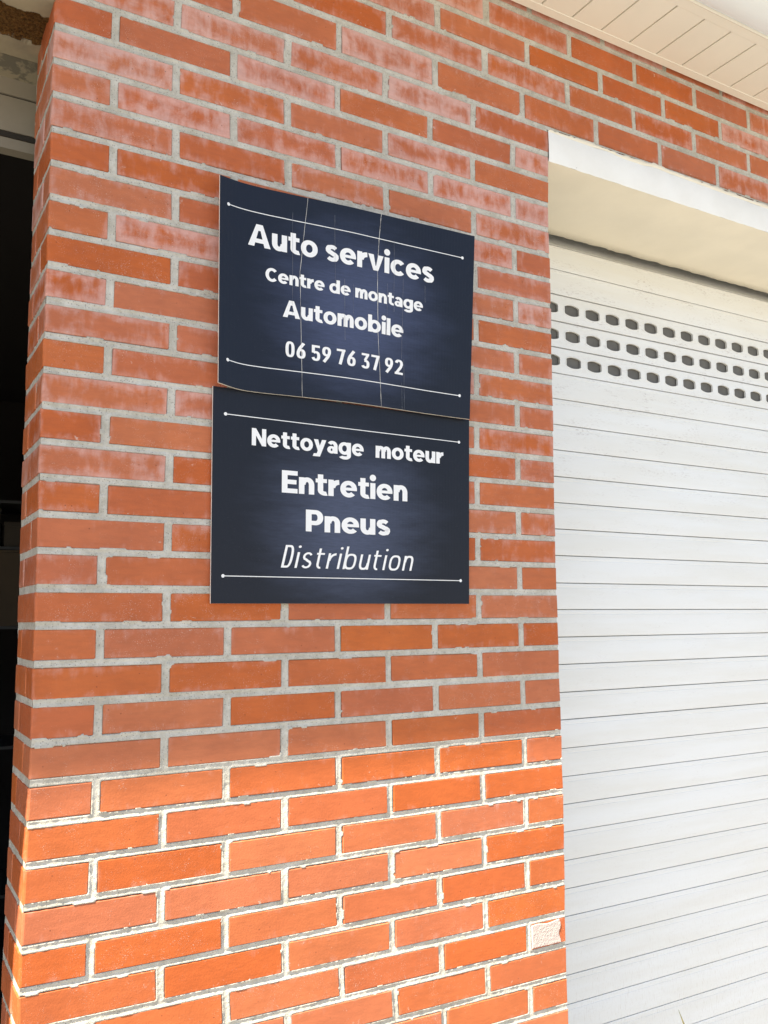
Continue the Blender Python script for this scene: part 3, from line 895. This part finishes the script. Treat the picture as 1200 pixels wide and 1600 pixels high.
    # condensed numerals
    W9 = .50 * k; r = W9 / 2
    if c == '0': return ring(r, .5, r, .5, w, h, 0, 360, 2.7, 36), W9
    if c == '6': return ring(r, .31, r, .31, w, h, 0, 360, 2.4, 28) + stroke([(w * .52, .30), (w * .62, .45), (w * .95, .62), (W9 * .80, 1.0)], w), W9
    if c == '9': q, _ = glyph('6', w, h, X, k, p); return [tuple((W9 - x, 1 - y) for x, y in f) for f in q], W9
    if c == '5': return rect(.02, 1 - h, W9 * .95, 1) + rect(.02, .50, .02 + w, 1) + ring(r, .31, r, .32, w, h, -160, 138, 2.4, 24), W9
    if c == '7': return rect(0, 1 - h, W9, 1) + stroke([(W9 - w * .55, 1 - h * .3), (W9 * .40, 0)], w), W9
    if c == '3': return ring(r, .285, r, .29, w, h, -155, 90, 2.4, 22) + rect(W9 * .38, .575 - h, r + .02, .575) + rect(0.03, 1 - h, W9 * .95, 1) + stroke([(W9 * .82, 1 - h * .5), (W9 * .45, .53)], w * .85), W9
    if c == '2': return ring(r, .71, r, .29, w, h, -12, 168, 2.3, 18) + stroke([(W9 - w * .5, .68), (W9 - w * .75, .52), (w * .6, h * .6)], w * .95) + rect(0, 0, W9, h), W9
    return [], .3

def lettering(root, sheet, text, a, b, cap, w, h, X, k, p, gap, space, slant=0.0, label=None, aspect=1.45):
    """a, b: baseline start / end in sheet coordinates; cap: cap height as a share of the sheet's height"""
    quads = []; x = 0.0; zi = 0
    for i, c in enumerate(text):
        if c == ' ': x += space; continue
        g, adv = glyph(c, w, h, X, k, p)
        for f in g:
            quads.append(([(x + px + py * slant, py) for px, py in f], zi)); zi += 1
        x += adv + gap
    xmin = min(px for f, _ in quads for px, py in f if py > -.05); xmax = max(px for f, _ in quads for px, py in f)
    vs = []; fs = []
    for f, zi in quads:
        n = len(vs); off = .50 + .0025 * (zi % 131)
        ring_ = []
        for px, py in f:
            t = (px - xmin) / (xmax - xmin)
            u = a[0] + (b[0] - a[0]) * t; vv = a[1] + (b[1] - a[1]) * t - py * cap
            vs.append(sheet(u, vv, off)); ring_.append(len(vs) - 1)
        # keep every face turned to the street
        ar = sum(f[i][0] * f[(i + 1) % 4][1] - f[(i + 1) % 4][0] * f[i][1] for i in range(4))
        fs.append(tuple(ring_) if ar > 0 else tuple(ring_[::-1]))
    o = mesh_obj('lettering', vs, fs, M_ink, root)
    if label: o['label'] = label
    return o

def sheet_panel(root, sh_, mat, thick, nu, nv):
    vs = []; uv = []; fs = []; mi = []
    for off in (0, -thick):
        for i in range(nu + 1):
            for j in range(nv + 1):
                u, v_ = i / nu, j / nv
                vs.append(sh_(u, v_, off)); uv.append((u, v_))
    def id_(l, i, j): return l * (nu + 1) * (nv + 1) + i * (nv + 1) + j
    for i in range(nu):
        for j in range(nv):
            fs.append((id_(0, i, j), id_(0, i, j + 1), id_(0, i + 1, j + 1), id_(0, i + 1, j))); mi.append(0)
            fs.append((id_(1, i, j), id_(1, i + 1, j), id_(1, i + 1, j + 1), id_(1, i, j + 1))); mi.append(1)
    for i in range(nu):
        fs.append((id_(0, i, 0), id_(0, i + 1, 0), id_(1, i + 1, 0), id_(1, i, 0))); mi.append(1)
        fs.append((id_(0, i, nv), id_(1, i, nv), id_(1, i + 1, nv), id_(0, i + 1, nv))); mi.append(1)
    for j in range(nv):
        fs.append((id_(0, 0, j), id_(1, 0, j), id_(1, 0, j + 1), id_(0, 0, j + 1))); mi.append(1)
        fs.append((id_(0, nu, j), id_(0, nu, j + 1), id_(1, nu, j + 1), id_(1, nu, j))); mi.append(1)
    return mesh_obj('panel', vs, fs, None, root, uvs={'st': uv}, mats=[mat, M_core_w], midx=mi)

def rule(root, sh_, a, b, th=.0019, wd=600.0, ht=420.0):
    vs = []; fs = []; n = 60
    for i in range(n + 1):
        t = i / n; u = a[0] + (b[0] - a[0]) * t; v_ = a[1] + (b[1] - a[1]) * t
        vs += [sh_(u, v_ + th, .5), sh_(u, v_ - th, .5)]
    for i in range(n): fs.append((2 * i, 2 * i + 2, 2 * i + 3, 2 * i + 1))
    for (u, v_) in (a, b):
        c = len(vs); vs.append(sh_(u, v_, .62))
        for i in range(14):
            an = 2 * math.pi * i / 14; vs.append(sh_(u + 3.4 / wd * math.cos(an), v_ + 3.4 / ht * math.sin(an), .62))
        for i in range(14): fs.append((c, c + 1 + i, c + 1 + (i + 1) % 14))
    return mesh_obj('ruled_line', vs, fs, M_ink, root)

def crack(root, sh_, pts, w0, rough=.0012):
    vs = []; fs = []; L = []
    for (a, b) in zip(pts, pts[1:]):
        for i in range(14): L.append((a[0] + (b[0] - a[0]) * i / 14, a[1] + (b[1] - a[1]) * i / 14))
    L.append(pts[-1])
    for (u, v_) in L:
        u += rnd.uniform(-1, 1) * rough * .35; w_ = w0 * rnd.uniform(.35, 1.25)
        vs += [sh_(u - w_, v_, .72), sh_(u, v_, .95), sh_(u + w_, v_, .72)]
    for i in range(len(L) - 1):
        a = 3 * i
        fs += [(a, a + 3, a + 4, a + 1), (a + 1, a + 4, a + 5, a + 2)]
    return mesh_obj('crack', vs, fs, M_core_w if w0 > .00062 else M_crease, root)

US = Sheet(UT, UB, .35); LS = Sheet(LTc, LBc)
up = thing('warped_sign', 'warped dark blue sign reading Auto services, upper of the two on the brick pier', 'sign', 'signs on the brick pier')
sheet_panel(up, US, M_sign1, 4.0, 72, 8)
BO = dict(w=.258, h=.198, X=.75, k=1.03, p=2.05, gap=.062, space=.33)
lettering(up, US, 'Auto services', (.1098, .2971), (.827, .3084), .110, label='large bold white words Auto services', **BO)
lettering(up, US, 'Centre de montage', (.1722, .456), (.7828, .4709), .066, label='small bold white words Centre de montage', **BO)
lettering(up, US, 'Automobile', (.2357, .6196), (.7035, .6288), .0844, label='bold white word Automobile', **BO)
lettering(up, US, '06 59 76 37 92', (.2467, .8128), (.704, .8222), .0765, .172, .145, .7, 1.0, 2.4, .11, .22, label='white telephone number')
rule(up, US, (.0346, .1292), (.948, .1354)); rule(up, US, (.0364, .8786), (.9507, .8821))
for pts, w0 in ((((.324, 0), (.297, .385), (.3103, 1)), .00085), (((.6072, 0), (.600, .12), (.5941, .273), (.600, .62), (.6181, 1)), .00095),
                (((.660, .13), (.664, .50)), .0006), (((.6994, .318), (.698, .738)), .0007), (((.707, .74), (.7132, 1)), .0006), (((.700, .86), (.704, 1)), .0005),
                (((.4654, .3803), (.47, .6909)), .0006), (((.268, .09), (.271, .60)), .0005), (((.425, .06), (.431, .45)), .0005),
                (((.79, .33), (.792, .42)), .0006), (((.50, .40), (.501, .55)), .0004), (((.635, .36), (.636, .60)), .0005)):
    crack(up, US, pts, w0 * .75)
low = thing('flat_sign', 'flat black sign reading Entretien and Pneus, lower of the two on the brick pier', 'sign', 'signs on the brick pier')
sheet_panel(low, LS, M_sign2, 4.0, 8, 6)
lettering(low, LS, 'Nettoyage', (.1328, .2598), (.5487, .262), .0825, label='bold white word Nettoyage', **BO)
lettering(low, LS, 'moteur', (.5967, .2609), (.8833, .2596), .0825, label='bold white word moteur', **BO)
lettering(low, LS, 'Entretien', (.2402, .4739), (.7281, .4747), .1079, label='large bold white word Entretien', **BO)
lettering(low, LS, 'Pneus', (.3286, .654), (.6567, .6558), .1053, label='large bold white word Pneus', **BO)
lettering(low, LS, 'Distribution', (.239, .8309), (.7542, .832), .1075, .092, .090, .70, .60, 2.7, .145, .3, slant=.19, label='thin slanted white word Distribution')
rule(low, LS, (.0425, .1249), (.9528, .1314)); rule(low, LS, (.0396, .8752), (.9608, .8779))
for s_, t_ in ((.04, .05), (.96, .05), (.04, .95), (.96, .95)): pass

# ------------------------------------------------------------------ ground
def gmat():
    k = NM('worn_asphalt', .9, .2)
    n1 = k.noise(1.3, 5); n2 = k.noise(60, 4)
    c = k.mix(k.ramp(n1, .3, .7), (.205, .196, .180), (.275, .265, .245))
    c = k.mix(k.ramp(n2, .4, .8, 0, .4), c, (.16, .15, .14))
    k.color(c); k.bump(n2, .4, .003)
    return k.m
g = mesh_obj('pavement', [(-300, -300, 0), (300, -300, 0), (300, 300, 0), (-300, 300, 0)], [(0, 1, 2, 3)], gmat())
g['kind'] = 'structure'

# ------------------------------------------------------------------ tall weed in front of the shutter, only its tip shows
def weed_mat():
    k = NM('dry_grass', .7, .3)
    k.color(k.mix(k.ramp(k.noise(30, 3), .35, .65), (.10, .12, .035), (.26, .22, .10)))
    return k.m
M_weed = weed_mat()
wd_ = thing('tall_weed', 'tip of a tall dry grass weed in front of the shutter at the bottom edge', 'weed')
def blade(root, tip, bow, wmax, name='leaf_blade'):
    vs = []; fs = []; n = 14
    P0, P1, P2 = Vector(root), Vector(bow), Vector(tip)
    for i in range(n + 1):
        t = i / n
        p = P0 * (1 - t) ** 2 + P1 * 2 * t * (1 - t) + P2 * t * t
        w_ = wmax * (1 - t ** 6) * (.6 + .4 * math.sin(t * math.pi)) + .3
        for dx, dy in ((-w_, 0), (0, w_ * .5), (w_, 0), (0, -w_ * .35)): vs.append(W(p.x + dx, p.y + dy, p.z))
    for i in range(n):
        for j in range(4): fs.append((4 * i + j, 4 * i + (j + 1) % 4, 4 * i + 4 + (j + 1) % 4, 4 * i + 4 + j))
    mesh_obj(name, vs, fs, M_weed, wd_)
blade((1420, -190, -2688), (1285, -200, -1905), (1400, -195, -2130), 9)
for i in range(9):
    a = i * .7
    blade((1420 + rnd.uniform(-15, 15), -190 + rnd.uniform(-15, 15), -2688), (1420 + 190 * math.cos(a), -190 + 120 * math.sin(a), -2688 + rnd.uniform(300, 560)), (1420 + 60 * math.cos(a), -190 + 40 * math.sin(a), -2688 + 480), 5)
